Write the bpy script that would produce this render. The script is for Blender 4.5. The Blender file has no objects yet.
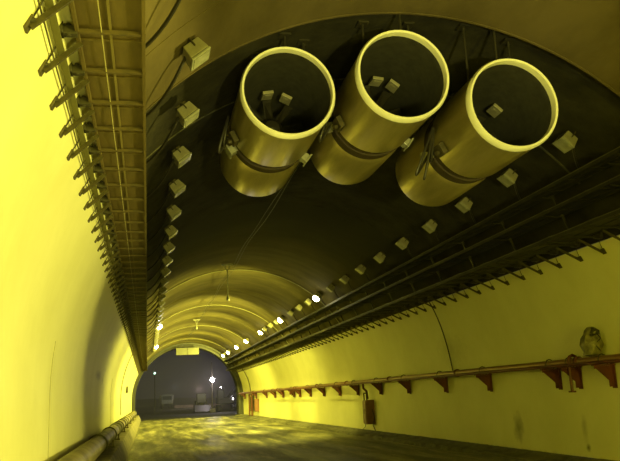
import bpy, bmesh, math, random
from mathutils import Vector, Matrix
random.seed(7)
C = bpy.context.scene.collection
PI = math.pi
# ---------------------------------------------------------------- frame of reference
# X right, Y along the tunnel, Z up, metres; road surface Z = 0, camera above the origin
H = 1.62            # height of the eye
XC, YC, R = 3.62, 0.15, 5.0      # tunnel axis (relative to the eye height) and radius
def W(X, Y, Z):      # tunnel coords (Y relative to the eye, Z distance) -> world
    return Vector((X, Z, Y + H))
def on_wall(deg, z, r=R):
    a = math.radians(deg)
    return W(XC + r*math.cos(a), YC + r*math.sin(a), z)
LEFT = XC - R; RIGHT = XC + R

# ---------------------------------------------------------------- materials
def nodes(m):
    m.use_nodes = True
    nt = m.node_tree
    return nt, nt.nodes, nt.links, nt.nodes['Principled BSDF']
def mat(name, c1, c2=None, rough=.6, metal=0.0, scale=3.0, bump=0.0, detail=6, stretch=(1,1,1), spec=.5, bscale=None, c3=None):
    m = bpy.data.materials.new(name)
    nt, N, L, b = nodes(m)
    b.inputs['Roughness'].default_value = rough
    b.inputs['Metallic'].default_value = metal
    b.inputs['Specular IOR Level'].default_value = spec
    c2 = c2 or tuple(x*.75 for x in c1)
    tc = N.new('ShaderNodeTexCoord'); mp = N.new('ShaderNodeMapping'); mp.inputs['Scale'].default_value = stretch
    L.new(tc.outputs['Object'], mp.inputs['Vector'])
    n = N.new('ShaderNodeTexNoise'); n.inputs['Scale'].default_value = scale; n.inputs['Detail'].default_value = detail
    n.inputs['Roughness'].default_value = .65
    L.new(mp.outputs['Vector'], n.inputs['Vector'])
    cr = N.new('ShaderNodeValToRGB')
    cr.color_ramp.elements[0].position = .35; cr.color_ramp.elements[0].color = (*c2, 1)
    cr.color_ramp.elements[1].position = .65; cr.color_ramp.elements[1].color = (*c1, 1)
    if c3:
        e = cr.color_ramp.elements.new(.22); e.color = (*c3, 1)
    L.new(n.outputs['Fac'], cr.inputs['Fac']); L.new(cr.outputs['Color'], b.inputs['Base Color'])
    if bump:
        n2 = N.new('ShaderNodeTexNoise'); n2.inputs['Scale'].default_value = bscale or scale*3; n2.inputs['Detail'].default_value = 5
        L.new(tc.outputs['Object'], n2.inputs['Vector'])
        bp = N.new('ShaderNodeBump'); bp.inputs['Strength'].default_value = bump; bp.inputs['Distance'].default_value = .03
        L.new(n2.outputs['Fac'], bp.inputs['Height']); L.new(bp.outputs['Normal'], b.inputs['Normal'])
    return m
def emis(name, col, s, base=(.8, .8, .8)):
    m = bpy.data.materials.new(name); nt, N, L, b = nodes(m)
    n = N.new('ShaderNodeTexNoise'); n.inputs['Scale'].default_value = 20
    mx = N.new('ShaderNodeMapRange'); mx.inputs['To Min'].default_value = s*.9; mx.inputs['To Max'].default_value = s*1.1
    L.new(n.outputs['Fac'], mx.inputs['Value']); L.new(mx.outputs['Result'], b.inputs['Emission Strength'])
    b.inputs['Base Color'].default_value = (*base, 1); b.inputs['Emission Color'].default_value = (*col, 1)
    return m
M = {}
M['paint'] = mat('wall paint', (.80, .78, .46), (.72, .70, .38), rough=.55, scale=.6, bump=.04, bscale=9)
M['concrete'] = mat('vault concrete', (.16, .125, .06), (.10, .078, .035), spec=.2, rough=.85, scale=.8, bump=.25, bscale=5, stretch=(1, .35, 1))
M['dark_concrete'] = mat('dark sprayed concrete', (.048, .044, .028), (.024, .022, .016), rough=.95, scale=1.6, bump=.5, bscale=7, spec=.2)  # darker vault bay between the lining joint and the far lining
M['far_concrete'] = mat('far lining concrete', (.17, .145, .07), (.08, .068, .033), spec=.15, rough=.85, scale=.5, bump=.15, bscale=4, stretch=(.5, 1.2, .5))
M['kerb'] = mat('grimy kerb concrete', (.16, .15, .09), (.06, .06, .035), rough=.8, scale=2.5, bump=.5, bscale=10)
M['bench'] = mat('bench concrete', (.28, .25, .15), (.13, .12, .065), rough=.75, scale=1.6, bump=.3, bscale=10)
M['seam'] = mat('joint filler', (.42, .40, .22), rough=.8)
M['fan_paint'] = mat('pale galvanised steel', (.56, .48, .20), (.33, .28, .11), rough=.30, metal=.7, scale=1.2, stretch=(2.5, .3, 2.5))
M['fan_lip'] = mat('cream enamel lip', (.92, .90, .70), (.86, .83, .62), rough=.6, scale=4)
M['fan_in'] = mat('dark perforated liner', (.035, .033, .022), (.02, .019, .013), rough=.8, scale=8)
M['fan_band'] = mat('dark mounting band', (.05, .035, .015), rough=.7, metal=.1)
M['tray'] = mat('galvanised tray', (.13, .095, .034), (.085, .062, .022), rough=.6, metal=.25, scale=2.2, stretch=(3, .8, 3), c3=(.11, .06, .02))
M['dtray'] = mat('dark tray steel', (.032, .029, .018), (.018, .017, .011), rough=.6, metal=.2, scale=3)  # darker steel for the right-hand trays and their arms
M['drail'] = mat('worn tray rim', (.16, .15, .09), (.09, .085, .05), rough=.5, metal=.3, scale=3)
M['arm'] = mat('brown arm steel', (.09, .065, .026), (.06, .044, .018), rough=.6, scale=9)
M['steel'] = mat('dull bracket steel', (.09, .075, .035), (.05, .042, .02), rough=.55, metal=.4, scale=9)
M['dark_steel'] = mat('dark clamp steel', (.05, .045, .03), rough=.5, metal=.3, scale=9)
M['lrim'] = mat('tray rim', (.17, .135, .05), rough=.6)
M['bar'] = mat('dull olive bar', (.13, .12, .035), rough=.7)
M['rail'] = mat('dull brass brown flat bar', (.28, .25, .09), rough=.6)
M['cable'] = mat('black cable sheath', (.025, .022, .015), rough=.45)
M['lcable'] = mat('pale cable sheath', (.40, .36, .20), rough=.5)
M['red'] = mat('rust red painted steel', (.13, .026, .013), (.07, .015, .009), rough=.5, scale=6)
M['pipe'] = mat('brown steel pipe', (.32, .19, .08), (.22, .10, .05), rough=.32, metal=.35, scale=2, stretch=(1, .4, 1))
M['redbox'] = mat('brown red enamel', (.20, .085, .045), (.15, .06, .03), rough=.45, scale=4)
M['lowpipe'] = mat('mud stained steel pipe', (.32, .28, .14), (.12, .10, .05), rough=.5, scale=1.1, bump=.15)
M['housing'] = mat('grey floodlight housing', (.34, .32, .22), (.25, .23, .15), rough=.5, metal=.2, scale=6)
M['glass'] = mat('dusty floodlight glass', (.36, .36, .28), (.24, .24, .18), rough=.25, scale=5)
M['lit'] = emis('glowing floodlight glass', (1, .93, .50), 45)
M['bulb'] = emis('white lamp bulb', (1, .90, .95), 60)
M['green'] = emis('green signal lens', (.55, 1, .75), 4)
M['red_l'] = emis('red tail lens', (1, .35, .25), 3)
M['sign'] = mat('pale sign board', (.075, .075, .055), (.06, .06, .045), rough=.5, scale=3)
M['rim'] = mat('dark portal steel', (.03, .03, .025), rough=.6)
M['earth'] = mat('dark ground', (.055, .055, .055), (.03, .03, .03), rough=.9, scale=.3, bump=.3)
M['hill'] = mat('night hillside', (.05, .055, .06), (.035, .04, .045), rough=1, scale=.08)
M['white'] = mat('dusty white paint', (.5, .5, .48), (.4, .4, .38), rough=.5)
M['rubber'] = mat('tyre rubber', (.02, .02, .02), rough=.8)
M['window'] = mat('dark cab glass', (.03, .035, .04), rough=.5)
M['plastic'] = mat('dusty grey plastic sheet', (.30, .27, .13), (.10, .09, .05), rough=.35, scale=8, bump=.8, bscale=14)
M['barrier'] = mat('pale site wall', (.55, .46, .42), (.4, .34, .3), rough=.8, scale=.6)

def dark_fade(m, y0, y1):
    # dark tone gives way to the base colour along the tunnel between y0 and y1, with a cloudy edge
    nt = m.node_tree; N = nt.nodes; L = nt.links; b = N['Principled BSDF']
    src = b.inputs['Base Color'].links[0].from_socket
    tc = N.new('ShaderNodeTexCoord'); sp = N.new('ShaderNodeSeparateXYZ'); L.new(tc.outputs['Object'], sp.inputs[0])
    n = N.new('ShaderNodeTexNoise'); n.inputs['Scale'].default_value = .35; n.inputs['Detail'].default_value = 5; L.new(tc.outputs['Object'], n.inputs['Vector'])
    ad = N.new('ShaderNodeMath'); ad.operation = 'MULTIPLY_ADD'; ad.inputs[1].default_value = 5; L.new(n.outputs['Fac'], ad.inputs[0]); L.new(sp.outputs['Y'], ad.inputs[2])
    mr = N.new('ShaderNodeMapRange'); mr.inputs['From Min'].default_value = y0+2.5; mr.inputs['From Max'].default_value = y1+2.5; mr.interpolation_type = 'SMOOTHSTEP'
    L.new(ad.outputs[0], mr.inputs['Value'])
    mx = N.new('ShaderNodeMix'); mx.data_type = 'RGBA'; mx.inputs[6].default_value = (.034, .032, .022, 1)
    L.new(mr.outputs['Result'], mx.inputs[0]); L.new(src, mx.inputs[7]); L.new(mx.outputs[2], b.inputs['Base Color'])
dark_fade(M['far_concrete'], 20.5, 30)
def stains(m, spots):
    # old damp marks at fixed places on the wall: (centre, half sizes, strength)
    nt = m.node_tree; N = nt.nodes; L = nt.links; b = N['Principled BSDF']
    cur = b.inputs['Base Color'].links[0].from_socket
    tc = N.new('ShaderNodeTexCoord'); n = N.new('ShaderNodeTexNoise'); n.inputs['Scale'].default_value = 7; n.inputs['Detail'].default_value = 5
    L.new(tc.outputs['Object'], n.inputs['Vector'])
    for c, h, k in spots:
        sb = N.new('ShaderNodeVectorMath'); sb.operation = 'SUBTRACT'; sb.inputs[1].default_value = c; L.new(tc.outputs['Object'], sb.inputs[0])
        dv = N.new('ShaderNodeVectorMath'); dv.operation = 'DIVIDE'; dv.inputs[1].default_value = h; L.new(sb.outputs[0], dv.inputs[0])
        ln = N.new('ShaderNodeVectorMath'); ln.operation = 'LENGTH'; L.new(dv.outputs[0], ln.inputs[0])
        ad = N.new('ShaderNodeMath'); ad.operation = 'ADD'; L.new(ln.outputs['Value'], ad.inputs[0]); L.new(n.outputs['Fac'], ad.inputs[1])
        mr = N.new('ShaderNodeMapRange'); mr.inputs['From Min'].default_value = .6; mr.inputs['From Max'].default_value = 1.5
        mr.inputs['To Min'].default_value = k; mr.inputs['To Max'].default_value = 0; L.new(ad.outputs[0], mr.inputs['Value'])
        mx = N.new('ShaderNodeMix'); mx.data_type = 'RGBA'; mx.inputs[7].default_value = (.16, .14, .07, 1)
        L.new(mr.outputs['Result'], mx.inputs[0]); L.new(cur, mx.inputs[6]); cur = mx.outputs[2]
    L.new(cur, b.inputs['Base Color'])
stains(M['paint'], [((8.62, 17.0, .62), (.5, .30, .40), .75), ((8.62, 14.15, .70), (.4, .12, .35), .4), ((8.62, 14.1, .32), (.3, .10, .08), .9),
    ((-1.36, 22.0, 2.40), (.5, 1.3, .16), .6), ((-1.36, 24.3, 2.35), (.5, .5, .2), .5), ((8.6, 20.5, 2.7), (.5, 1.2, .6), .25), ((8.62, 16.0, -.02), (.5, 6, .20), .45), ((8.62, 28, -.02), (.5, 8, .16), .4)])
def road_material():
    m = bpy.data.materials.new('muddy wet road'); nt, N, L, b = nodes(m)
    tc = N.new('ShaderNodeTexCoord')
    mp = N.new('ShaderNodeMapping'); mp.inputs['Scale'].default_value = (1.3, .16, 1)
    L.new(tc.outputs['Object'], mp.inputs['Vector'])
    n = N.new('ShaderNodeTexNoise'); n.inputs['Scale'].default_value = 1.1; n.inputs['Detail'].default_value = 8; n.inputs['Roughness'].default_value = .7
    L.new(mp.outputs['Vector'], n.inputs['Vector'])
    cr = N.new('ShaderNodeValToRGB'); E = cr.color_ramp.elements
    E[0].position = .36; E[0].color = (.02, .022, .012, 1); E[1].position = .70; E[1].color = (.36, .33, .18, 1)
    e = E.new(.5); e.color = (.085, .082, .045, 1)
    L.new(n.outputs['Fac'], cr.inputs['Fac']); L.new(cr.outputs['Color'], b.inputs['Base Color'])
    rr = N.new('ShaderNodeMapRange'); rr.inputs['To Min'].default_value = .25; rr.inputs['To Max'].default_value = .75
    n3 = N.new('ShaderNodeTexNoise'); n3.inputs['Scale'].default_value = .7; n3.inputs['Detail'].default_value = 4
    L.new(mp.outputs['Vector'], n3.inputs['Vector'])
    L.new(n3.outputs['Fac'], rr.inputs['Value']); L.new(rr.outputs['Result'], b.inputs['Roughness'])
    n2 = N.new('ShaderNodeTexNoise'); n2.inputs['Scale'].default_value = 7; n2.inputs['Detail'].default_value = 6
    L.new(tc.outputs['Object'], n2.inputs['Vector'])
    bp = N.new('ShaderNodeBump'); bp.inputs['Strength'].default_value = .6; bp.inputs['Distance'].default_value = .05
    L.new(n2.outputs['Fac'], bp.inputs['Height']); L.new(bp.outputs['Normal'], b.inputs['Normal'])
    return m
M['road'] = road_material()

# ---------------------------------------------------------------- mesh helpers
class MB:
    def __init__(s): s.v = []; s.f = []
    def add(s, vs, fs):
        n = len(s.v); s.v += [Vector(v) for v in vs]; s.f += [tuple(i+n for i in f) for f in fs]; return s
    def box(s, c, size, rot=None):
        hx, hy, hz = (d/2 for d in size); c = Vector(c)
        vs = [Vector((x, y, z)) for x in (-hx, hx) for y in (-hy, hy) for z in (-hz, hz)]
        if rot is not None: vs = [rot @ v for v in vs]
        return s.add([c+v for v in vs], [(0,1,3,2),(4,6,7,5),(0,4,5,1),(2,3,7,6),(0,2,6,4),(1,5,7,3)])
    def bar(s, a, b, w, h, up=(0,0,1)):
        a = Vector(a); b = Vector(b); d = (b-a).normalized(); u = Vector(up); u = (u-u.dot(d)*d)
        if u.length < 1e-4: u = Vector((1,0,0)); u = u-u.dot(d)*d
        u.normalize(); r = d.cross(u)
        vs = [p + r*w/2*i + u*h/2*j for p in (a, b) for i, j in ((-1,-1),(1,-1),(1,1),(-1,1))]
        return s.add(vs, [(3,2,1,0),(4,5,6,7),(0,1,5,4),(1,2,6,5),(2,3,7,6),(3,0,4,7)])
    def tube(s, pts, r, n=10, cap=True, radii=None):
        pts = [Vector(p) for p in pts]; vs = []; fs = []
        u = None
        for i, p in enumerate(pts):
            d = (pts[min(i+1, len(pts)-1)] - pts[max(i-1, 0)]).normalized()
            if u is None:
                u = Vector((0,0,1)) if abs(d.z) < .9 else Vector((1,0,0))
            u = (u - u.dot(d)*d).normalized(); w = d.cross(u)
            rr = radii[i] if radii else r
            vs += [p + (u*math.cos(2*PI*k/n) + w*math.sin(2*PI*k/n))*rr for k in range(n)]
        for i in range(len(pts)-1):
            for k in range(n):
                fs.append((i*n+k, i*n+(k+1)%n, (i+1)*n+(k+1)%n, (i+1)*n+k))
        if cap: fs += [tuple(range(n))[::-1], tuple((len(pts)-1)*n+k for k in range(n))]
        return s.add(vs, fs)
    def lathe_y(s, prof, n=48, closed=False, c=(0,0,0)):   # profile (r, y) around a Y axis
        vs = [Vector(c)+Vector((r*math.cos(2*PI*k/n), y, r*math.sin(2*PI*k/n))) for r, y in prof for k in range(n)]
        m = len(prof); fs = []
        for i in range(m if closed else m-1):
            j = (i+1) % m
            for k in range(n): fs.append((i*n+k, i*n+(k+1)%n, j*n+(k+1)%n, j*n+k))
        return s.add(vs, fs)
    def prism(s, poly, off):        # poly list of 3d points, extruded by off
        n = len(poly); off = Vector(off); poly = [Vector(p) for p in poly]
        return s.add(poly + [p+off for p in poly],
                     [tuple(range(n))[::-1], tuple(range(n, 2*n))] + [(i, (i+1)%n, n+(i+1)%n, n+i) for i in range(n)])
    def build(s, name, m, parent=None, smooth=False, bevel=0, **props):
        me = bpy.data.meshes.new(name); me.from_pydata([tuple(v) for v in s.v], [], s.f)
        bm = bmesh.new(); bm.from_mesh(me); bmesh.ops.recalc_face_normals(bm, faces=bm.faces); bm.to_mesh(me); bm.free()
        me.materials.append(m)
        if smooth:
            for p in me.polygons: p.use_smooth = True
            me.set_sharp_from_angle(angle=math.radians(40))
        o = bpy.data.objects.new(name, me); C.objects.link(o)
        if parent: o.parent = parent
        if bevel:
            b = o.modifiers.new('bevel', 'BEVEL'); b.width = bevel; b.segments = 2; b.limit_method = 'ANGLE'
        for k, v in props.items(): o[k] = v
        return o
def empty(name, loc, label, cat, group=None, rot=None):
    o = bpy.data.objects.new(name, None); C.objects.link(o); o.location = loc; o.empty_display_size = .1
    if rot: o.rotation_euler = rot
    o['label'] = label; o['category'] = cat
    if group: o['group'] = group
    return o
def tag(o, label, cat, group=None):
    o['label'] = label; o['category'] = cat
    if group: o['group'] = group
    return o
def struct(o): o['kind'] = 'structure'; return o
def copy_tree(root, loc, label, group=None):
    r = root.copy(); C.objects.link(r); r.location = loc; r['label'] = label
    if group: r['group'] = group
    for ch in list(root.children):
        c = ch.copy(); C.objects.link(c); c.parent = r
        for g in ch.children:
            d = g.copy(); C.objects.link(d); d.parent = c
    return r
ONES = ['', 'first', 'second', 'third', 'fourth', 'fifth', 'sixth', 'seventh', 'eighth', 'ninth', 'tenth', 'eleventh', 'twelfth',
        'thirteenth', 'fourteenth', 'fifteenth', 'sixteenth', 'seventeenth', 'eighteenth', 'nineteenth']
TENS = ['', '', 'twenty', 'thirty', 'forty', 'fifty', 'sixty', 'seventy', 'eighty', 'ninety']
def ordinal(n):
    if n < 20: return ONES[n]
    t, o = divmod(n, 10)
    if o == 0: return TENS[t][:-1] + 'ieth'
    return TENS[t] + '-' + ONES[o]
def light(name, loc, power, col, size=.15, parent=None, kind='POINT'):
    l = bpy.data.lights.new(name, kind); l.energy = power; l.color = col
    if kind in ('POINT', 'SPOT'): l.shadow_soft_size = size
    o = bpy.data.objects.new(name, l); C.objects.link(o); o.location = loc
    if parent: o.parent = parent
    return o

# ---------------------------------------------------------------- the tunnel shell
Z0, Z1, ZD, ZP = -10.0, 9.1, 24.5, 72.0      # back end, lining joint, end of the dark bay, portal
def wall_profile(side):
    pts = [(side*R, -H-.02), (side*R, -1.0), (side*R, -.4)]
    for k in range(0, 13):
        a = math.radians((36 if side < 0 else 27.6)*k/12); pts.append((side*R*math.cos(a), R*math.sin(a)))
    return pts
def sweep(prof, zs, rs=None, thick=None):
    mb = MB(); n = len(prof); vs = []; fs = []
    for z in zs: vs += [W(XC + x, YC + y, z) for x, y in prof]
    for i in range(len(zs)-1):
        for k in range(n-1): fs.append((i*n+k, i*n+k+1, (i+1)*n+k+1, (i+1)*n+k))
    return mb.add(vs, fs)
def frange(a, b, s):
    n = max(1, int(round((b-a)/s))); return [a + (b-a)*i/n for i in range(n+1)]
for nm, sd in (('wall_left', -1), ('wall_right', 1)):
    p = wall_profile(sd)
    zs = frange(Z0, ZP, 2.0)
    p[3:3] = [(sd*R, -.001)]
    struct(sweep(p, zs).build(nm, M['paint'], smooth=True))
def vault(name, stations, m, a0=27.4, a1=144.5):
    n = 40; vs = []; fs = []
    for z, r in stations:
        for k in range(n+1):
            a = math.radians(a0 + (a1-a0)*k/n); vs.append(W(XC + r*math.cos(a), YC + r*math.sin(a), z))
    for i in range(len(stations)-1):
        for k in range(n): fs.append((i*(n+1)+k, i*(n+1)+k+1, (i+1)*(n+1)+k+1, (i+1)*(n+1)+k))
    o = MB().add(vs, fs).build(name, m, smooth=True); return struct(o)
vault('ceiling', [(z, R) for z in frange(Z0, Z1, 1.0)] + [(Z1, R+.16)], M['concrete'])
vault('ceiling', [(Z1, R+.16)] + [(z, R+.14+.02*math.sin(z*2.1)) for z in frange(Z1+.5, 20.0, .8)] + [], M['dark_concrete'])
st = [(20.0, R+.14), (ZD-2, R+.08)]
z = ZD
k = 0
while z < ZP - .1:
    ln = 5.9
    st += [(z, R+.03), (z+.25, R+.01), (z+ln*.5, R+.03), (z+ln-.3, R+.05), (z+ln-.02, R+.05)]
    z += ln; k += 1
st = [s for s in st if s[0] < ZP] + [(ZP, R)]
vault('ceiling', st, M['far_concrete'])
# raised construction joints on the near vault and in the dark bay
def ring(name, z, r, w, t, m, a0=28, a1=144, parent=None):
    n = 60; mb = MB(); vs = []; fs = []
    for k in range(n+1):
        a = math.radians(a0 + (a1-a0)*k/n)
        for rr, zz in ((r, z-w/2), (r-t, z-w/2), (r-t, z+w/2), (r, z+w/2)):
            vs.append(W(XC + rr*math.cos(a), YC + rr*math.sin(a), zz))
    for k in range(n):
        for j in range(4): fs.append((k*4+j, k*4+(j+1)%4, k*4+4+(j+1)%4, k*4+4+j))
    mb.add(vs, fs); return struct(mb.build(name, m, smooth=False))
ring('trim_1', 7.55, R, .04, .008, M['concrete'])
ring('trim_2', Z1-.02, R, .04, .01, M['concrete'])
ring('trim_3', 11.6, R+.15, .05, .03, M['kerb'], 40, 140)
for i, zz in enumerate((ZD+5.9, ZD+17.7, ZD+29.5, ZD+41.3)):
    ring('trim_%d' % (i+4), zz+.05, R, .10, .012, M['seam'])
# vertical joints of the painted left and right walls
def wall_joint(name, sd, z):
    mb = MB(); pts = [q for q in wall_profile(sd) if q[1] < .9]; rr = (R-.002)/R
    for (a, b) in zip(pts[:-1], pts[1:]):
        p, q = W(XC + a[0]*rr, YC + a[1]*rr, z), W(XC + b[0]*rr, YC + b[1]*rr, z)
        mb.bar(p, q, .012, .010, up=(1, 0, 0))
    return struct(mb.build(name, M['seam']))
wall_joint('trim_20', -1, 11.6); wall_joint('trim_21', -1, 30.3); wall_joint('trim_22', -1, 42.1)
wall_joint('trim_23', 1, 68.0)

# road: gently rutted mud, fine near the camera's view
def road():
    def hgt(x, y):
        h = .018*math.sin(x*2.3 + math.sin(y*.13)*1.4) + .012*math.sin(x*5.1+y*.35) + .010*math.sin(y*1.7+x*1.3)
        h += .014*math.sin(x*11+math.sin(y*.5)*2) * (.5+.5*math.sin(y*.31+x))
        h += random.uniform(-.009, .009)
        return h - .03
    xs = frange(LEFT, RIGHT, .11); ys = frange(10, ZP+1, .16); vs = []; fs = []
    for y in ys: vs += [(x, y, hgt(x, y)) for x in xs]
    n = len(xs)
    for i in range(len(ys)-1):
        for k in range(n-1): fs.append((i*n+k, i*n+k+1, (i+1)*n+k+1, (i+1)*n+k))
    mb = MB().add(vs, fs)
    mb.add([(LEFT, Z0, -.03), (RIGHT, Z0, -.03), (RIGHT, 10, -.03), (LEFT, 10, -.03)], [(0, 1, 2, 3)])
    return struct(mb.build('floor', M['road'], smooth=True))
road()
# left bench the pipe lies on, and right drain kerb
mb = MB()
bp = [(LEFT, -H-.1), (-.58, -H-.1), (-.60, -H+.12), (-.76, -1.14), (LEFT, -1.12)]
mb.prism([W(x, y, Z0) for x, y in bp], (0, ZP-Z0, 0)); struct(mb.build('baseboard_left', M['bench'], bevel=.02))
def rough_strip():
    vs = []; fs = []; ys = frange(Z0, ZP, .3)
    for y in ys:
        j = lambda s: random.uniform(-s, s)
        vs += [(RIGHT-.66+j(.03), y, -.06), (RIGHT-.60+j(.05), y, .05+j(.02)), (RIGHT-.22+j(.02), y, .07+j(.02)), (RIGHT-.16+j(.01), y, .12+j(.01)), (RIGHT+.0, y, .13+j(.01))]
    for i in range(len(ys)-1):
        for k in range(4): fs.append((i*5+k, i*5+k+1, i*5+5+k+1, i*5+5+k))
    return struct(MB().add(vs, fs).build('baseboard_right', M['kerb']))
rough_strip()

# ---------------------------------------------------------------- jet fans
FR = .66
def jet_fan(cx, cy, z0, label, plates, loop, feet, hangs):
    t = empty('jet_fan', W(cx, cy, z0), label, 'jet fan', 'jet fans hung under the vault')
    Lc = 3.25
    MB().lathe_y([(FR-.012, .03), (FR-.012, 1.40)], closed=False).build('casing', M['fan_paint'], t, smooth=True)
    # one continuous outer front casing with rolled seams
    MB().lathe_y([(FR, .05), (FR, 1.38), (FR-.01, 1.42), (FR-.05, 1.43)]).build('silencer', M['fan_paint'], t, smooth=True)
    MB().lathe_y([(.618, 0.10), (.618, .02), (.622, -.02), (.64, -.03), (FR-.01, -.03), (FR+.012, .02), (FR+.006, .10), (.64, .10)], closed=True).build('front_lip', M['fan_lip'], t, smooth=True)
    MB().lathe_y([(.617, .09), (.597, .14), (.597, Lc-.12), (.61, Lc-.05)]).build('liner', M['fan_in'], t, smooth=True)
    MB().lathe_y([(FR-.04, 1.84), (FR-.035, 1.85), (FR-.008, 1.93), (FR-.01, Lc-.08), (FR-.03, Lc), (.612, Lc), (.612, Lc-.1)]).build('rear_casing', M['fan_paint'], t, smooth=True)
    MB().lathe_y([(FR-.045, 1.40), (FR-.045, 1.87)]).lathe_y([(FR-.05, 1.60), (FR-.02, 1.60), (FR-.02, 1.66), (FR-.05, 1.66)]).build('mounting_band', M['fan_band'], t, smooth=True)
    # impeller seen deep inside
    hub = MB().lathe_y([(.001, 1.42), (.12, 1.45), (.19, 1.55), (.20, 1.7), (.20, 2.4), (.001, 2.4)], n=28).build('hub', M['cable'], t, smooth=True)
    for k in range(9):
        a = 2*PI*k/9 + .2; ca, sa = math.cos(a), math.sin(a); tw = Vector((-sa, 0, ca))
        def P(r, u, y): return Vector((ca*r, y, sa*r)) + tw*u
        vs = [P(.18, -.05, 1.58), P(.18, .05, 1.70), P(.545, .09, 1.66), P(.545, -.05, 1.60)]
        MB().prism(vs, (0, .012, 0)).build('blade', M['cable'], t)
    for a_deg, y in plates:
        a = math.radians(a_deg); rr = .50
        rot = Matrix.Rotation(-a, 3, 'Y')
        c = Vector((rr*math.cos(a), y, rr*math.sin(a)))
        MB().box(c, (.05, .26, .17), rot).box(c-Vector((.02*math.cos(a), 0, .02*math.sin(a))), (.02, .14, .09), rot).build('inner_plate', M['housing'], t, bevel=.006)
    for a_deg in feet:
        a = math.radians(a_deg); rot = Matrix.Rotation(-a, 3, 'Y')
        c = Vector(((FR+.02)*math.cos(a), 1.66, (FR+.0)*math.sin(a)))
        MB().box(c, (.12, .17, .12), rot).box(c+Vector((.07*math.cos(a), 0, .07*math.sin(a))), (.025, .24, .17), rot).build('mounting_foot', M['glass'], t, bevel=.006)
    # terminal box and its hanging cable loops on the left flank
    a = math.radians(205); rot = Matrix.Rotation(-a, 3, 'Y')
    c = Vector(((FR+.05)*math.cos(a), 1.15, (FR+.05)*math.sin(a)))
    tb = MB().box(c, (.08, .24, .18), rot).build('terminal_box', M['steel'], t, bevel=.01)
    MB().tube([c+Vector((-.04, -.02, -.05)), c+Vector((-.09, -.03, -.07))], .035, 14).build('cover_cap', M['steel'], tb, smooth=True)
    for dx, dp in loop:
        pts = []
        for i in range(17):
            u = i/16
            pts.append(c + Vector((-.06-dx*1.5*math.sin(PI*u), .18*math.cos(PI*u)+.25*u, .08 + .30*u*u - dp*.9*math.sin(PI*u))))
        MB().tube(pts, .020, 8).build('power_cable', M['cable'], t, smooth=True)
    # suspension rods up to the vault
    for hx, y in hangs:
        base = W(cx+hx, cy, z0+y); dx = base.x-XC
        rv = R if base.y < Z1 else R+.15
        top = math.sqrt(max(0, rv*rv-dx*dx)) + YC + H
        z_s = math.sqrt(max(0, FR*FR-hx*hx))
        MB().tube([(hx, y, z_s-.02), (hx, y, top-base.z)], .018, 8).box((hx, y, top-base.z-.02), (.16, .16, .03)).build('suspension_rod', M['dark_steel'], t, smooth=False)
    return t
jet_fan(1.903, 4.094, 9.51, 'pale steel jet fan on the left, nearest the left wall lights', [(99, 1.34), (64, 1.36)], [(.10, .35), (.05, .22)], [-152, -38], [(-.35, .5), (.35, .5), (-.35, 2.6), (.35, 2.6), (.0, .12)])
jet_fan(3.422, 4.205, 9.05, 'pale steel jet fan in the middle, the highest of the three', [(84, 1.36), (54, 1.30)], [(.14, .42)], [-165, -35], [(-.35, .6), (.35, .6), (-.35, 2.6), (.35, 2.6), (.06, .14)])
jet_fan(4.915, 3.768, 8.86, 'pale steel jet fan on the right, beside the right cable trays', [(49, 1.2)], [(.20, .55), (.12, .62), (.03, .30)], [-20, -160], [(-.35, .6), (.35, .6), (-.35, 2.6), (.35, 2.6), (.0, .35)])

# ---------------------------------------------------------------- cable trays
def tray(name, x0, x1, y, za, zb, label, lip, wall_side):
    # channel tray: bottom sheet with rims; x0 < x1
    t = empty(name, W(x0, y, za), label, 'cable tray', 'cable trays along the tunnel')
    L = zb-za; w = x1-x0
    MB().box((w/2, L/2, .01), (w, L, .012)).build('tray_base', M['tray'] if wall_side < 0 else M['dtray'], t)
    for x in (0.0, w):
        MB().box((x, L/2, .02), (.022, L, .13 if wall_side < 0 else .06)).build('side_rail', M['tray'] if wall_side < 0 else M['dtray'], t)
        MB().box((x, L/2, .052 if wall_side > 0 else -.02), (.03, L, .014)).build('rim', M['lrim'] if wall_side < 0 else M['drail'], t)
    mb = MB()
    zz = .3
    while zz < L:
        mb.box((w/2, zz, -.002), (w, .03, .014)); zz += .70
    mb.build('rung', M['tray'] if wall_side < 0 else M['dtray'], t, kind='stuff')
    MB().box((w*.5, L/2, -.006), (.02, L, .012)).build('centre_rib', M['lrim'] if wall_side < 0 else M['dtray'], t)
    return t
tray('cable_tray', -.52, -.03, 2.78, 2.5, ZP-.5, 'lower cable tray on the left wall, brown sheet metal seen from beneath', 1, -1)
tray('cable_tray', -.24, -.045, 3.22, 2.5, ZP-.5, 'narrow upper cable tray on the left vault, above the wider tray', 1, -1)
tray('cable_tray', 7.20, 7.72, 2.55, 9.5, ZP-.5, 'lowest cable tray on the right wall, just above the thin braces', 1, 1)
tray('cable_tray', 7.18, 7.60, 3.05, 9.5, ZP-.5, 'middle cable tray on the right wall between two others', 1, 1)
tray('cable_tray', 7.02, 7.34, 3.40, 9.5, ZP-.5, 'topmost cable tray on the right vault, under the floodlight row', 1, 1)
def longline(name, x, y, r, za, zb, m, label, sag=.02, pitch=1.4, cat='cable', group=None):
    pts = []
    for i, z in enumerate(frange(za, zb, pitch/4)):
        u = (z-za)/pitch
        pts.append(W(x, y - sag*abs(math.sin(PI*u)) + .004*math.sin(z*3.1), z))
    return tag(MB().tube(pts, r, 6).build(name, m, smooth=True), label, cat, group)
for i, (x, y) in enumerate([(-.44, 2.84), (-.36, 2.84), (-.20, 2.84), (-.12, 2.84)]):
    longline('power_cable', x, y, .028, 2.6, ZP-1, M['cable'], ordinal(i+1)+' black power cable from the wall lying in the left lower tray', group='cables in the left lower tray')
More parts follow.
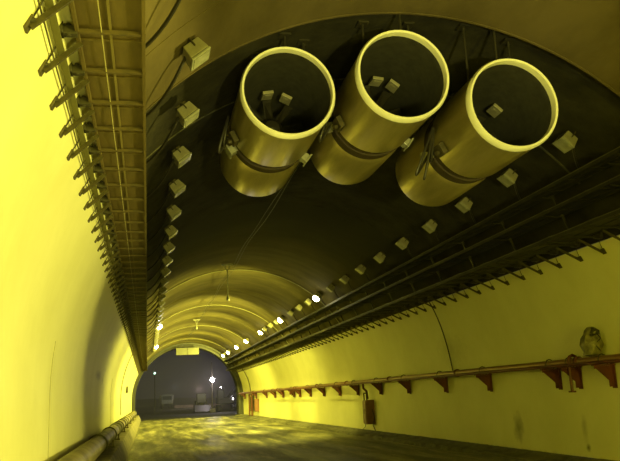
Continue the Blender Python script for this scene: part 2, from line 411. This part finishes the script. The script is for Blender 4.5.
for i, (x, y) in enumerate([(7.27, 2.62), (7.37, 2.62), (7.50, 2.62), (7.62, 2.62)]):
    longline('power_cable', x, y, .03, 9.6, ZP-1, M['cable'], ordinal(i+1)+' black cable from the open side in the right lowest tray', group='cables in the right lowest tray')
for i, (x, y) in enumerate([(7.25, 3.12), (7.36, 3.12), (7.48, 3.12)]):
    longline('power_cable', x, y, .03, 9.6, ZP-1, M['cable'], ordinal(i+1)+' black cable from the open side in the right middle tray', group='cables in the right middle tray')
longline('signal_cable', -.34, 2.755, .005, 2.6, ZP-1, M['lcable'], 'thin pale cable clipped under the left lower cable tray', sag=.01)
# flat bar running on the brackets of the left wall, and a taut wire near the bracket tips
MB().box((0, 0, 0), (.055, ZP-3.2, .02)).build('flat_bar', M['bar'])
o = bpy.data.objects['flat_bar']; o.location = W(-.65, 2.66, (ZP+2.6)/2); tag(o, 'long olive flat steel bar between left wall and cable tray', 'steel bar')
longline('guide_wire', -.70, 2.60, .007, 2.6, ZP-1, M['steel'], 'thin taut wire strung near the left wall bracket tips', sag=0.0, cat='wire')

# ---------------------------------------------------------------- wall brackets
def bracket(side, label, group):
    # local origin: wall plate centre. side -1 = left wall (arms go +x)
    s = -side
    t = empty('wall_bracket', (0, 0, 0), label, 'bracket', group)
    tilt = Matrix.Rotation(side*math.radians(-28 if side > 0 else -28), 3, 'Y')
    MB().box((s*.014, 0, .015), (.022, .10, .11), tilt).build('wall_plate', M['steel'], t, bevel=.004)
    mb = MB()
    for dy in (-.035, .035):
        mb.tube([(s*.015, dy, .02), (s*.06, dy, .03)], .014, 6)
    mb.build('anchor_bolt', M['dark_steel'], t)
    MB().bar((s*.02, 0, -.01), (s*(.50 if side > 0 else .29), 0, .235), .026, .04).build('brace', M['steel'], t)
    ax = .72 if side < 0 else .92
    MB().bar((s*(.13 if side < 0 else .14), -.16, .255 if side < 0 else .25), (s*(.775 if side < 0 else .93), -.16, .255 if side < 0 else .25), .028, .03).build('arm', M['arm'] if side < 0 else M['dtray'], t)
    MB().box((s*.20, -.16, .25), (.15, .075, .07)).box((s*.15, -.16, .27), (.05, .12, .11)).tube([(s*.21, -.16, .21), (s*.21, -.16, .31)], .022, 8).build('clamp', M['dark_steel'], t, bevel=.006)
    MB().tube([(s*.03, 0, .05), (s*.10, -.05, .15), (s*.15, -.12, .24)], .006, 5).build('tie_wire', M['dark_steel'], t)
    return t
def row(side, X, Y, zs, wallname):
    first = None
    for i, z in enumerate(zs):
        lab = '%s tray bracket from the near end of the %s' % (ordinal(i+1), wallname)
        grp = 'tray brackets along the ' + wallname
        if first is None:
            first = bracket(side, lab, grp); first.location = W(X, Y, z)
        else: copy_tree(first, W(X, Y, z), lab, grp)
row(-1, -.79, 2.50, [4.19+.70*i for i in range(96)], 'left wall')
row(1, 8.13, 2.28, [11.24+.765*i for i in range(79)], 'right wall')
# curved support straps hugging the trays on the right (one every second bay)
def strap():
    t = empty('tray_support', (0, 0, 0), '', 'support', None)
    MB().bar((.60, 0, -.05), (.22, 0, .90), .04, .04, up=(0, 1, 0)).build('post', M['dark_steel'], t)
    for h, w in ((-.02, .70), (.48, .42), (.84, .22)):
        pts = [(0, 0, h), (w*.5, 0, h-.02), (w, 0, h-.01)]
        MB().tube(pts, .014, 6).build('shelf_arm', M['dtray'], t)
    return t
first = None
for i in range(30):
    loc = W(7.17, 2.54, 10.2+2.1*i); lab = '%s upright tray support from the near end of the right trays' % ordinal(i+1)
    if first is None:
        first = strap(); first.location = loc; first['label'] = lab; first['group'] = 'upright supports of the right cable trays'
    else: copy_tree(first, loc, lab, 'upright supports of the right cable trays')

# ---------------------------------------------------------------- floodlights
def floodlight(side, lit, name='floodlight'):
    # local: +x toward the tunnel middle side 'inward', frame of the wall point; wall normal inward-down
    deg = 50.0 if side > 0 else 129.2
    a = math.radians(deg); n = Vector((-math.cos(a), 0, -math.sin(a))); tg = Vector((-math.sin(a), 0, math.cos(a)))*side
    t = empty(name, (0, 0, 0), '', 'floodlight', None)
    # body axis points back toward the camera end and into the tunnel
    ax = n.copy()
    up = tg; r = ax.cross(up).normalized(); up = r.cross(ax)
    rot = Matrix((r, ax, up)).transposed()
    c = n*.11
    q = lambda v: c + rot @ Vector(v)
    front = [q((x, .09, z)) for x, z in ((-.15, -.13), (.15, -.13), (.15, .13), (-.15, .13))]
    back = [q((x, -.08, z)) for x, z in ((-.13, -.11), (.13, -.11), (.13, .11), (-.13, .11))]
    body = MB().add(back+front, [(3,2,1,0),(4,5,6,7),(0,1,5,4),(1,2,6,5),(2,3,7,6),(3,0,4,7)]).build('housing', M['housing'], t, bevel=.01)
    MB().box(q((0, .11, 0)), (.31, .025, .27), rot).build('bezel', M['glass'] if not lit else M['housing'], t, bevel=.005)
    if lit:
        MB().lathe_y([(.001, .15), (.08, .13), (.13, .08), (.15, 0)], n=20).build('lens', M['lit'], t, smooth=True)
        lens = t.children[-1]; lens.matrix_local = Matrix.Translation(q((0, .12, 0))) @ rot.to_4x4()
    else:
        MB().box(q((0, .125, 0)), (.26, .01, .22), rot).build('front_glass', M['glass'], t)
    mb = MB()
    for x in (-.165, .165): mb.bar(q((x, 0, 0)), q((x, 0, 0)) - n*.11, .03, .012, up=ax)
    mb.bar(q((-.17, 0, 0))-n*.10, q((.17, 0, 0))-n*.10, .03, .014, up=n)
    mb.build('bracket', M['steel'], t)
    MB().bar(n*-.02, n*.05, .16, .13, up=(0, 1, 0)).build('wall_plate', M['steel'], t)
    # supply cable up from the tray, bowed along the vault
    pts = []
    for i in range(15):
        u = i/14; d = deg + (9.5 if side < 0 else -9)*(1-u)
        aa = math.radians(d); rr = R - .05 - .10*math.sin(PI*u) 
        p = Vector((rr*math.cos(aa) - R*math.cos(a), (.95*(1-u)**2 + .35*math.sin(PI*u)*(1-u))*(1 if side < 0 else .5), rr*math.sin(aa) - R*math.sin(a)))
        pts.append(p)
    pts.append(q((0, -.07, 0)))
    MB().tube(pts, .020, 7).build('supply_cable', M['cable'], t, smooth=True)
    return t
proto = {}
def place_flood(side, lit, z, lab, grp):
    loc = on_wall(50.0 if side > 0 else 129.2, z)
    key = (side, lit)
    if key not in proto:
        t = floodlight(side, lit, 'floodlight'); t.location = loc; t['label'] = lab; t['group'] = grp; proto[key] = t
        return t
    return copy_tree(proto[key], loc, lab, grp)
LR = [29.5, 38.1, 45.2, 52.1, 58.0, 64.3, 68.6]; LL = [40.4, 55.4]
YEL = (1, .92, .12)
for side, lits, z0, stp, word in ((1, LR, 10.61, 2.08, 'right'), (-1, LL, 6.2, 1.92, 'left')):
    n = 0; z = z0
    while z < 70:
        if z < (44 if side > 0 else 60) and min(abs(z-l) for l in lits) > .9 and not (side > 0 and 27.6 < z < 28.5):
            n += 1
            place_flood(side, False, z, '%s unlit floodlight from the near end of the %s vault' % (ordinal(n), word), 'unlit floodlights along the %s vault' % word)
        z += stp
    for i, l in enumerate(lits):
        t = place_flood(side, True, l, '%s glowing floodlight from the near end of the %s vault' % (ordinal(i+1), word), 'glowing floodlights along the %s vault' % word)
        a = math.radians(50.0 if side > 0 else 129.2)
        off = Vector((-math.cos(a)*.56, -.10, -math.sin(a)*.56))
        lo = light('flood_lamp', off, (2700 if side > 0 else 1700)*(1 if l < 50 else .55 if l < 57 else .3), YEL, .12, t, kind='SPOT')
        lo.data.spot_size = math.radians(150); lo.data.spot_blend = .6
        dv = Vector((-.75*side, .62, -.62)); lo.rotation_euler = dv.to_track_quat('-Z', 'Y').to_euler()

# ---------------------------------------------------------------- right wall: pipe on gussets
def gusset():
    t = empty('pipe_bracket', (0, 0, 0), '', 'pipe bracket')
    # origin: wall face under the pipe; arm goes to -x
    MB().prism([(-.40, -.008, -.03), (-.02, -.008, -.03), (-.02, -.008, -.42), (-.12, -.008, -.42), (-.12, -.008, -.30), (-.36, -.008, -.08), (-.40, -.008, -.08)], (0, .016, 0)).build('gusset_plate', M['red'], t)
    MB().box((-.20, 0, -.015), (.46, .09, .025)).build('top_flange', M['red'], t)
    MB().box((-.012, 0, -.22), (.022, .12, .46)).build('wall_plate', M['red'], t)
    MB().tube([(-.30, 0, 0), (-.30, 0, .10), (-.27, 0, .17), (-.21, 0, .19), (-.15, 0, .17), (-.12, 0, .10), (-.12, 0, 0)], .012, 6).build('pipe_clamp', M['steel'], t)
    return t
first = None
GZ = [12.66, 13.8, 14.57, 17.87, 20.76, 23.96, 27.06, 30.21, 33.21, 36.38, 39.51, 42.38, 44.18, 47.9, 51.0, 54.7, 60.2, 67.4]
for i, z in enumerate(GZ):
    loc = W(RIGHT-.025, .30, z*1.018); lab = '%s red pipe bracket from the near end of the right wall' % ordinal(i+1)
    if first is None:
        first = gusset(); first.location = loc; first['label'] = lab; first['group'] = 'red brackets under the wall pipe'
    else: copy_tree(first, loc, lab, 'red brackets under the wall pipe')
def pipe_run():
    t = empty('water_pipe', W(RIGHT-.21, .39, 8), 'long brown steel pipe carried on red brackets along right wall', 'pipe')
    L = ZP-8.5
    MB().tube([(0, 0, 0), (0, L, 0)], .075, 20).build('pipe_body', M['pipe'], t, smooth=True)
    for z in [5.75, 11.9, 18.0, 24, 30, 36, 42, 48, 54]:
        MB().tube([(0, z-.04, 0), (0, z+.04, 0)], .105, 18).build('flange', M['red'], t, smooth=True)
    return t
pipe_run()
tag(MB().tube([W(RIGHT-.36, .33, 8), W(RIGHT-.36, .33, ZP-.6)], .032, 12).build('conduit', M['red'], smooth=True), 'thin dark red conduit in front of the brown wall pipe', 'conduit')
# vertical strap clamp beside the second bracket
t = empty('strap_clamp', W(RIGHT-.30, .30, 13.95), 'dark vertical strap clamp hooked over the brown wall pipe', 'clamp')
MB().tube([(0, 0, -.50), (0, 0, .12), (.02, 0, .20), (.09, 0, .23), (.16, 0, .20), (.18, 0, .10)], .03, 8).build('strap', M['red'], t, smooth=True)
MB().box((0, 0, -.49), (.10, .12, .03)).build('foot_plate', M['red'], t)
# crumpled plastic-wrapped bundle on the pipe
def bundle():
    t = empty('wrapped_bundle', W(RIGHT-.25, .46, 13.15), 'crumpled grey plastic wrapped bundle standing on the wall pipe', 'bundle')
    n = 14; prof = [(.06, 0), (.15, .03), (.17, .12), (.20, .22), (.19, .34), (.15, .43), (.13, .50), (.07, .55), (.01, .56)]
    vs = []; fs = []
    rnd = random.Random(3)
    for j, (r, h) in enumerate(prof):
        for k in range(n):
            a = 2*PI*k/n; rr = r*(1+rnd.uniform(-.16, .16)); vs.append((rr*math.cos(a)+.06*(h-.2), rr*math.sin(a), h + rnd.uniform(-.012, .012)))
    for j in range(len(prof)-1):
        for k in range(n): fs.append((j*n+k, j*n+(k+1)%n, (j+1)*n+(k+1)%n, (j+1)*n+k))
    fs.append(tuple(range(n)))
    o = MB().add(vs, fs).build('sheet', M['plastic'], t, smooth=True)
    MB().box((.02, -.08, .46), (.17, .14, .13), Matrix.Rotation(.4, 3, 'Y')).box((-.05, -.15, .40), (.12, .05, .05)).build('black_cap', M['cable'], t, bevel=.02)
    MB().tube([(.05, -.19, .10), (-.06, -.20, .22), (.08, -.20, .33), (.04, -.16, .42)], .012, 6).build('tie_cord', M['cable'], t, smooth=True)
bundle()
# switch box hung below the pipe
t = empty('switch_box', W(RIGHT-.16, -1.28, 29.0), 'brown red switch box with handle hanging under the wall pipe', 'switch box')
MB().box((0, 0, .50), (.34, .46, .92)).build('box_body', M['redbox'], t, bevel=.02)
MB().box((-.185, 0, .50), (.03, .40, .84)).build('door', M['redbox'], t, bevel=.01)
MB().tube([(-.21, -.12, .45), (-.24, -.12, .45), (-.24, -.12, .60), (-.21, -.12, .60)], .012, 6).build('handle', M['dark_steel'], t)
MB().tube([(-.12, -.19, .96), (-.12, -.19, 1.22), (-.12, .19, 1.22), (-.12, .19, .96)], .03, 8).build('hanging_frame', M['steel'], t)
MB().tube([(.0, .1, 1.0), (-.03, .12, 1.30), (-.1, .3, 1.42), (-.05, .5, 1.64)], .045, 8).build('feed_cable', M['red'], t, smooth=True)
MB().tube([(.05, -.26, .6), (.08, -.42, .3), (.04, -.30, 0), (.08, -.46, -.22)], .016, 6).build('outlet_cable', M['cable'], t, smooth=True)
MB().tube([(-.1, .22, .04), (-.1, .30, -.06), (-.12, .7, -.20)], .014, 6).build('outlet_cable', M['cable'], t, smooth=True)
t = empty('switch_box', W(RIGHT-.16, -1.15, 60.6), 'small far brown red switch box beside the upright steel stand', 'switch box')
MB().box((0, 0, .50), (.30, .62, .98)).build('box_body', M['redbox'], t, bevel=.02)
MB().box((-.165, 0, .50), (.03, .50, .88)).build('door', M['redbox'], t, bevel=.01)
MB().tube([(0, .0, 1.0), (0, .1, 1.35), (.0, .3, 1.45)], .04, 8).build('feed_cable', M['red'], t, smooth=True)
t = empty('steel_stand', W(RIGHT-.25, -1.50, 63.6), 'upright dark steel stand against the far right wall', 'stand')
for y in (-.8, .8): MB().tube([(0, y, 0), (0, y, 1.75)], .06, 8).build('post', M['red'], t)
MB().tube([(0, -.8, 1.7), (0, .8, 1.7)], .06, 8).build('crossbar', M['red'], t)
MB().box((.08, 0, .95), (.05, 1.3, 1.2)).build('panel', M['dark_steel'], t)
t = empty('valve', W(RIGHT-.2, .28, 44.9), 'small red valve under the wall pipe, midway down the tunnel', 'valve')
MB().tube([(0, 0, .05), (0, 0, -.30)], .06, 10).build('valve_body', M['red'], t)
MB().tube([(-.16, 0, -.14), (-.08, 0, -.14)], .11, 12).build('hand_wheel', M['red'], t)
# thin cables hanging down the right wall
def hanging(z, ya, yb, label, r=.018):
    pts = []
    for i in range(13):
        u = i/12; Y = ya + (yb-ya)*u; dx = math.sqrt(R*R - max(0, Y-YC)**2) if Y > YC else R
        pts.append(W(XC + dx - .03 - .22*(1-u)**3, Y, z + .5*u + .35*math.sin(PI*u)*.6))
    tag(MB().tube(pts, r, 6).build('hanging_cable', M['cable'], smooth=True), label, 'cable')
hanging(20.1, 2.46, .45, 'thin black cable hanging from right trays to the wall pipe, near one')
hanging(64.5, 2.46, .45, 'thin black cable hanging from right trays near the portal', .03)

# ---------------------------------------------------------------- left wall: low pipe on the bench
def low_pipe():
    t = empty('drain_pipe', W(-1.13, -.91, -2), 'thick mud stained pipe lying on the left bench', 'pipe')
    L = ZP+.5
    MB().tube([(0, 0, 0), (0, L, 0)], .20, 28).build('pipe_body', M['lowpipe'], t, smooth=True)
    for z in [20.6, 26.0, 31.0, 33.5, 36.5, 39, 42, 46, 50, 54, 58, 62, 66, 70]:
        MB().tube([(0, z, 0), (0, z+.09, 0)], .235, 26).build('flange', M['kerb'], t, smooth=True)
    for za, zb in ((29.3, 32.6), (36.8, 37.8)): MB().tube([(0, za, 0), (0, zb, 0)], .212, 26).build('rubber_sleeve', M['kerb'], t, smooth=True)
low_pipe()
t = empty('wall_box', W(LEFT+.02, .72, 50.0), 'small dark box on the far left wall above the pipe', 'wall box')
MB().box((.07, 0, .1), (.14, .7, .42)).build('box_body', M['steel'], t, bevel=.01)
MB().box((.145, 0, .1), (.012, .6, .34)).build('cover', M['dark_steel'], t)
# arching conduit on the far left wall
pts = []
for i in range(20):
    a = math.radians(180 - 34*i/19); pts.append(W(XC + 4.96*math.cos(a), YC + 4.96*math.sin(a), 40.5))
tag(MB().tube([W(LEFT+.04, -.6, 40.5)] + pts, .02, 6).build('arched_conduit', M['steel'], smooth=True), 'thin conduit climbing the bright far left wall to the trays', 'conduit')
# pipe cradles on the bench
first = None
for i, z in enumerate([21.5, 25.5, 31.8, 37, 44, 52, 60]):
    if first is None:
        first = empty('pipe_cradle', (0, 0, 0), '', 'cradle')
        MB().box((0, 0, .02), (.52, .16, .05)).build('base_plate', M['steel'], first)
        for x in (-.22, .22): MB().box((x, 0, .10), (.04, .12, .18)).build('cheek', M['steel'], first)
        c = first; c.location = W(-1.12, -1.135, z)
    else: c = copy_tree(first, W(-1.12, -1.135, z), '')
    c['label'] = '%s low steel cradle under the left pipe, counted from the near end' % ordinal(i+1); c['group'] = 'cradles under the left pipe'

# ---------------------------------------------------------------- crown wires and pendants
for i, (x, y) in enumerate([(3.30, 5.02), (3.17, 4.98)]):
    pts = []
    za, zb = 12.4, ZP-1
    for j, z in enumerate(frange(za, zb, 1.0)):
        pts.append(W(x+.03*math.sin(z*.7+i), y - .07*abs(math.sin(z*.262)) - (.05 if i else 0)*math.sin(z*.9), z))
    tag(MB().tube(pts, .010, 6).build('overhead_cable', M['cable'], smooth=True), ['black overhead cable along the vault crown, right strand', 'black overhead cable along the vault crown, left strand'][i], 'cable')
def pendant(z, ln, label, x=3.04):
    t = empty('pendant_holder', W(x, 5.10, z), label, 'pendant')
    MB().box((0, 0, -.01), (.44, .06, .05)).build('ceiling_plate', M['glass'], t)
    mb = MB(); mb.tube([(-.12, 0, -.03), (0, 0, -.28)], .014, 6); mb.tube([(.12, 0, -.03), (0, 0, -.28)], .014, 6); mb.build('yoke', M['glass'], t)
    MB().tube([(0, 0, -.26), (0, 0, -ln+.12)], .018, 8).build('stem', M['glass'], t)
    MB().tube([(0, 0, -ln+.18), (0, 0, -ln+.08), (0, 0, -ln)], .05, 12, radii=[.03, .07, .055]).build('socket', M['glass'], t, smooth=True)
pendant(28.9, 1.42, 'pale T shaped pendant holder hanging from the crown, nearer one')
pendant(49.6, .62, 'small pale pendant holder hanging further down the crown', 3.14)

# ---------------------------------------------------------------- portal
def portal():
    n = 50
    def arch(r, z, base=-H):
        pts = [W(XC + r, base, z)] + [W(XC + r*math.cos(PI*k/n), YC + r*math.sin(PI*k/n), z) for k in range(n+1)] + [W(XC - r, base, z)]
        return pts
    def band(name, ra, rb, za, zb, m):
        a, b, c, d = arch(ra, za), arch(rb, za), arch(rb, zb), arch(ra, zb)
        q = len(a); vs = a+b+c+d; fs = []
        for i in range(q-1):
            for s_ in range(4):
                s2 = (s_+1) % 4; fs.append((s_*q+i, s_*q+i+1, s2*q+i+1, s2*q+i))
        return struct(MB().add(vs, fs).build(name, m, smooth=False))
    band('trim_30', 5.0, 4.72, ZP-.2, ZP+1.6, M['rim'])
    band('trim_31', 5.0, 4.86, ZP-1.6, ZP-1.3, M['rim'])
    band('wall_portal', 9.0, 5.0, ZP+.0, ZP+1.6, M['kerb'])
portal()
t = empty('portal_sign', W(3.62, 4.42, ZP-.9), 'pale yellow two panel sign board hung at the portal crown', 'sign board')
for sx in (-1, 1):
    MB().box((sx*.53, 0, 0), (1.03, .08, .66)).build('panel', M['sign'], t, bevel=.02)
    MB().tube([(sx*.7, 0, .3), (sx*.7, 0, .62)], .03, 6).build('hanger', M['rim'], t)
MB().box((0, -.05, 0), (.05, .03, .68)).build('centre_strip', M['rim'], t)

# ---------------------------------------------------------------- the yard outside, at night
gb = MB(); g = frange(-120, 160, 6); gy = frange(ZP+1, 420, 8); vs = []; fs = []
for y in gy: vs += [(x, y, -.08 + random.uniform(-.06, .03)*min(1, (y-ZP)/20)) for x in g]
for i in range(len(gy)-1):
    for k in range(len(g)-1): fs.append((i*len(g)+k, i*len(g)+k+1, (i+1)*len(g)+k+1, (i+1)*len(g)+k))
struct(gb.add(vs, fs).build('ground', M['earth'], smooth=True))
hv = []; hf = []; hx = frange(-260, 300, 14)
for x in hx:
    e = 2.5 + 0*math.sin(x*.021) + .8*math.sin(x*.07+1) + random.uniform(-.2, .2)
    hv += [(x, 400, -1), (x, 410+6*math.sin(x*.05), e*.4), (x, 440, e)]
for i in range(len(hx)-1):
    for k in range(2): hf.append((i*3+k, i*3+k+1, i*3+3+k+1, i*3+3+k))
h = MB().add(hv, hf).build('hillside', M['hill'], smooth=True); struct(h)
# lamp post
t = empty('lamp_post', W(8.05, -H, 98), 'tall dark lamp post with a glowing white lamp outside the portal', 'lamp post')
MB().box((0, 0, .2), (.7, .7, .5)).build('base', M['kerb'], t, bevel=.04)
MB().tube([(0, 0, .3), (0, 0, 6.2)], .10, 12, radii=[.13, .08]).build('pole', M['cable'], t, smooth=True)
MB().box((0, -.12, 4.0), (.5, .2, .14)).build('lamp_head', M['rim'], t)
MB().lathe_y([(.001, -.24), (.13, -.21), (.24, -.10), (.27, 0), (.2, .06), (.001, .08)], n=20, c=(0, -.3, 4.0)).build('lamp_lens', M['bulb'], t, smooth=True)
light('yard_lamp', (0, -1.2, 3.9), 600, (1, .86, .92), .25, t)
# long pale site wall in the distance
t = MB(); xs = frange(6, 16.5, 1.5)
for a_, b_ in zip(xs[:-1], xs[1:]): t.box(((a_+b_)/2, 180, .25), (1.46, .4, .65)); 
tag(t.build('site_barrier', M['barrier'], bevel=.04), 'long pinkish pale site barrier lit in the yard beyond the portal', 'barrier')
light('yard_lamp', W(11, 2.2, 168), 900, (1, .72, .62), .3)
light('yard_lamp', W(5.5, 2.6, 158), 160, (.9, .95, 1), .3)
def wheel(mb, x, y, r, w):
    mb.tube([(x-w/2, y, r), (x+w/2, y, r)], r, 18)
def truck():
    t = empty('dump_truck', W(4.0, -H, 165), 'pale dump truck parked in the dark yard left of lamp', 'truck')
    MB().box((0, 0, 1.9), (2.3, 1.5, 1.7)).box((0, -.1, 2.85), (2.1, 1.2, .25)).build('cab', M['white'], t, bevel=.12)
    MB().box((0, -.77, 2.25), (1.9, .05, .75)).build('windscreen', M['window'], t)
    MB().box((0, -.85, .85), (2.3, .25, .35)).build('bumper', M['rim'], t, bevel=.03)
    MB().prism([(-1.3, .9, 1.2), (1.3, .9, 1.2), (1.5, .9, 2.9), (-1.5, .9, 2.9)], (0, 4.4, 0)).build('dump_body', M['white'], t, bevel=.05)
    MB().box((0, 2.4, .95), (.9, 5.6, .3)).build('chassis', M['rim'], t)
    for x in (-1.0, 1.0):
        for y in (0, 2.8, 4.2):
            mb = MB(); wheel(mb, x, y, .52, .35); mb.build('wheel', M['rubber'], t, smooth=True)
    for x in (-.85, .85): MB().box((x, -.98, 1.05), (.25, .04, .16)).build('headlight', M['glass'], t)
truck()
def excavator():
    t = empty('excavator', W(10.3, -H, 104), 'dark tracked excavator standing right of the lamp post', 'excavator')
    for x in (-1.0, 1.0):
        MB().prism([(x-.25, -1.7, .15), (x-.25, -1.4, 0.0), (x-.25, 1.4, 0.0), (x-.25, 1.7, .15), (x-.25, 1.8, .5), (x-.25, 1.4, .8), (x-.25, -1.4, .8), (x-.25, -1.8, .5)], (.5, 0, 0)).build('track', M['rubber'], t, bevel=.04)
    MB().box((0, .3, 1.35), (2.3, 2.8, .9)).build('upper_body', M['rim'], t, bevel=.1)
    MB().box((-.7, -.6, 2.15), (.9, 1.2, 1.3)).build('cab', M['rim'], t, bevel=.08)
    MB().box((-.7, -1.22, 2.3), (.7, .03, .8)).build('cab_window', M['window'], t)
    MB().bar((.35, -.8, 1.6), (1.6, -2.2, 3.4), .35, .5).build('boom', M['rim'], t)
    MB().bar((1.6, -2.2, 3.4), (3.2, -2.9, 2.0), .28, .36).build('dipper', M['rim'], t)
    MB().prism([(2.9, -3.3, 2.1), (3.6, -3.3, 2.0), (3.7, -3.3, 1.3), (3.1, -3.3, 1.1)], (0, .8, 0)).build('bucket', M['cable'], t)
    MB().box((.9, -1.14, 1.5), (.14, .05, .14)).build('work_lamp', M['bulb'], t)
    MB().box((-.7, -1.24, 3.1), (.16, .06, .10)).build('cab_lamp', M['bulb'], t)
excavator()
def loader():
    t = empty('wheel_loader', W(6.9, -H, 102), 'small dark wheel loader parked left of the lamp post', 'loader')
    MB().box((0, .9, 1.1), (1.5, 2.0, .8)).build('engine_hood', M['rim'], t, bevel=.08)
    MB().box((0, -.2, 1.8), (1.2, .9, 1.2)).build('cab', M['rim'], t, bevel=.06)
    MB().box((0, -.66, 2.0), (1.0, .03, .7)).build('windscreen', M['window'], t)
    for x in (-.75, .75):
        for y in (-.9, 1.2):
            mb = MB(); wheel(mb, x, y, .5, .35); mb.build('wheel', M['rubber'], t, smooth=True)
        MB().bar((x*.5, -.7, 1.2), (x*.5, -2.1, .5), .12, .2).build('lift_arm', M['rim'], t)
    MB().prism([(-1.0, -2.1, .1), (-1.0, -2.7, .1), (-1.0, -2.3, .9), (-1.0, -2.05, .9)], (2.0, 0, 0)).build('bucket', M['cable'], t)
    MB().box((.5, 1.92, 1.3), (.14, .04, .1)).build('tail_lamp', M['red_l'], t)
loader()
t = empty('signal_lamp', W(1.15, -H, 126), 'slim signal post with a tiny green white light, yard left', 'signal lamp')
MB().tube([(0, 0, -.05), (0, 0, 6.1)], .07, 8).build('post', M['rim'], t)
MB().box((0, 0, 6.1), (.4, .3, .5)).build('lamp_housing', M['rim'], t)
MB().tube([(0, -.16, 6.1), (0, -.20, 6.1)], .16, 14).build('lens', M['green'], t)

# damp night haze hanging over the yard
hz = MB().box((20, 190, 22), (150, 230, 44.0)).build('haze', M['earth']); hm = bpy.data.materials.new('yard haze'); hm.use_nodes = True
hn = hm.node_tree; hn.nodes.remove(hn.nodes['Principled BSDF']); vsx = hn.nodes.new('ShaderNodeVolumeScatter')
vsx.inputs['Density'].default_value = .004; vsx.inputs['Color'].default_value = (.9, .9, .95, 1)
hn.links.new(vsx.outputs[0], hn.nodes['Material Output'].inputs['Volume']); hz.data.materials.clear(); hz.data.materials.append(hm)
tag(hz, 'thin grey night haze filling the yard beyond the portal', 'haze'); hz['kind'] = 'stuff'
# ---------------------------------------------------------------- lights, world, camera
def spot(name, loc, target, power, ang, blend, size, col=YEL):
    o = light(name, loc, power, YEL, size, kind='SPOT'); o.data.color = col; o.data.spot_size = math.radians(ang); o.data.spot_blend = blend
    o.rotation_euler = (target-loc).to_track_quat('-Z', 'Y').to_euler()
    return o
spot('near_wall_flood', W(5.2, 1.0, -2.5), W(-1.4, 1.0, 5.2), 2600, 46, .5, .3, (1, .93, .15))
spot('side_wall_flood', W(7.6, -.6, 8.2), W(-1.4, -2.0, 8.9), 2700, 91, .2, .2, (1, .91, .19))
spot('wall_fill_spot', W(.5, -1.1, .6), W(-.9, 2.2, 6.5), 520, 75, .6, .15, (1, .93, .17))  # added fill without a fixture, brightens the wall beside the left tray
spot('fan_fill_spot', W(2.6, -.7, -1.5), W(3.4, 3.9, 9.2), 2700, 36, .8, .2, (1, .95, .30))  # added fill aimed at the fan fronts, stands for no fixture
light('near_work_lamp', W(4.2, .2, -3.5), 1900, (1, .92, .03), .3)
w = bpy.data.worlds.new('night'); bpy.context.scene.world = w; w.use_nodes = True
bg = w.node_tree.nodes['Background']; bg.inputs['Color'].default_value = (.62, .58, .62, 1); bg.inputs['Strength'].default_value = .036
f = 750.0
d = Vector((147.5-310, -(402-230.5), f)).normalized()
u = Vector((0, 1, 0)); u = (u-u.dot(d)*d).normalized(); r = u.cross(d)
if r.x < 0: r = -r
cam = bpy.data.cameras.new('camera'); co = bpy.data.objects.new('camera', cam); C.objects.link(co)
right = Vector((r.x, d.x, u.x)); up = Vector((r.y, d.y, u.y)); fw = Vector((r.z, d.z, u.z))
mw = Matrix((right, up, -fw)).transposed().to_4x4(); mw.translation = (0, 0, H)
co.matrix_world = mw; cam.sensor_width = 36; cam.sensor_fit = 'HORIZONTAL'; cam.lens = f/620*36; cam.clip_end = 1000; cam.clip_start = .05
bpy.context.scene.camera = co
vs_ = bpy.context.scene.view_settings; vs_.view_transform = 'Standard'; vs_.look = 'None'; vs_.exposure = 0; vs_.gamma = 1
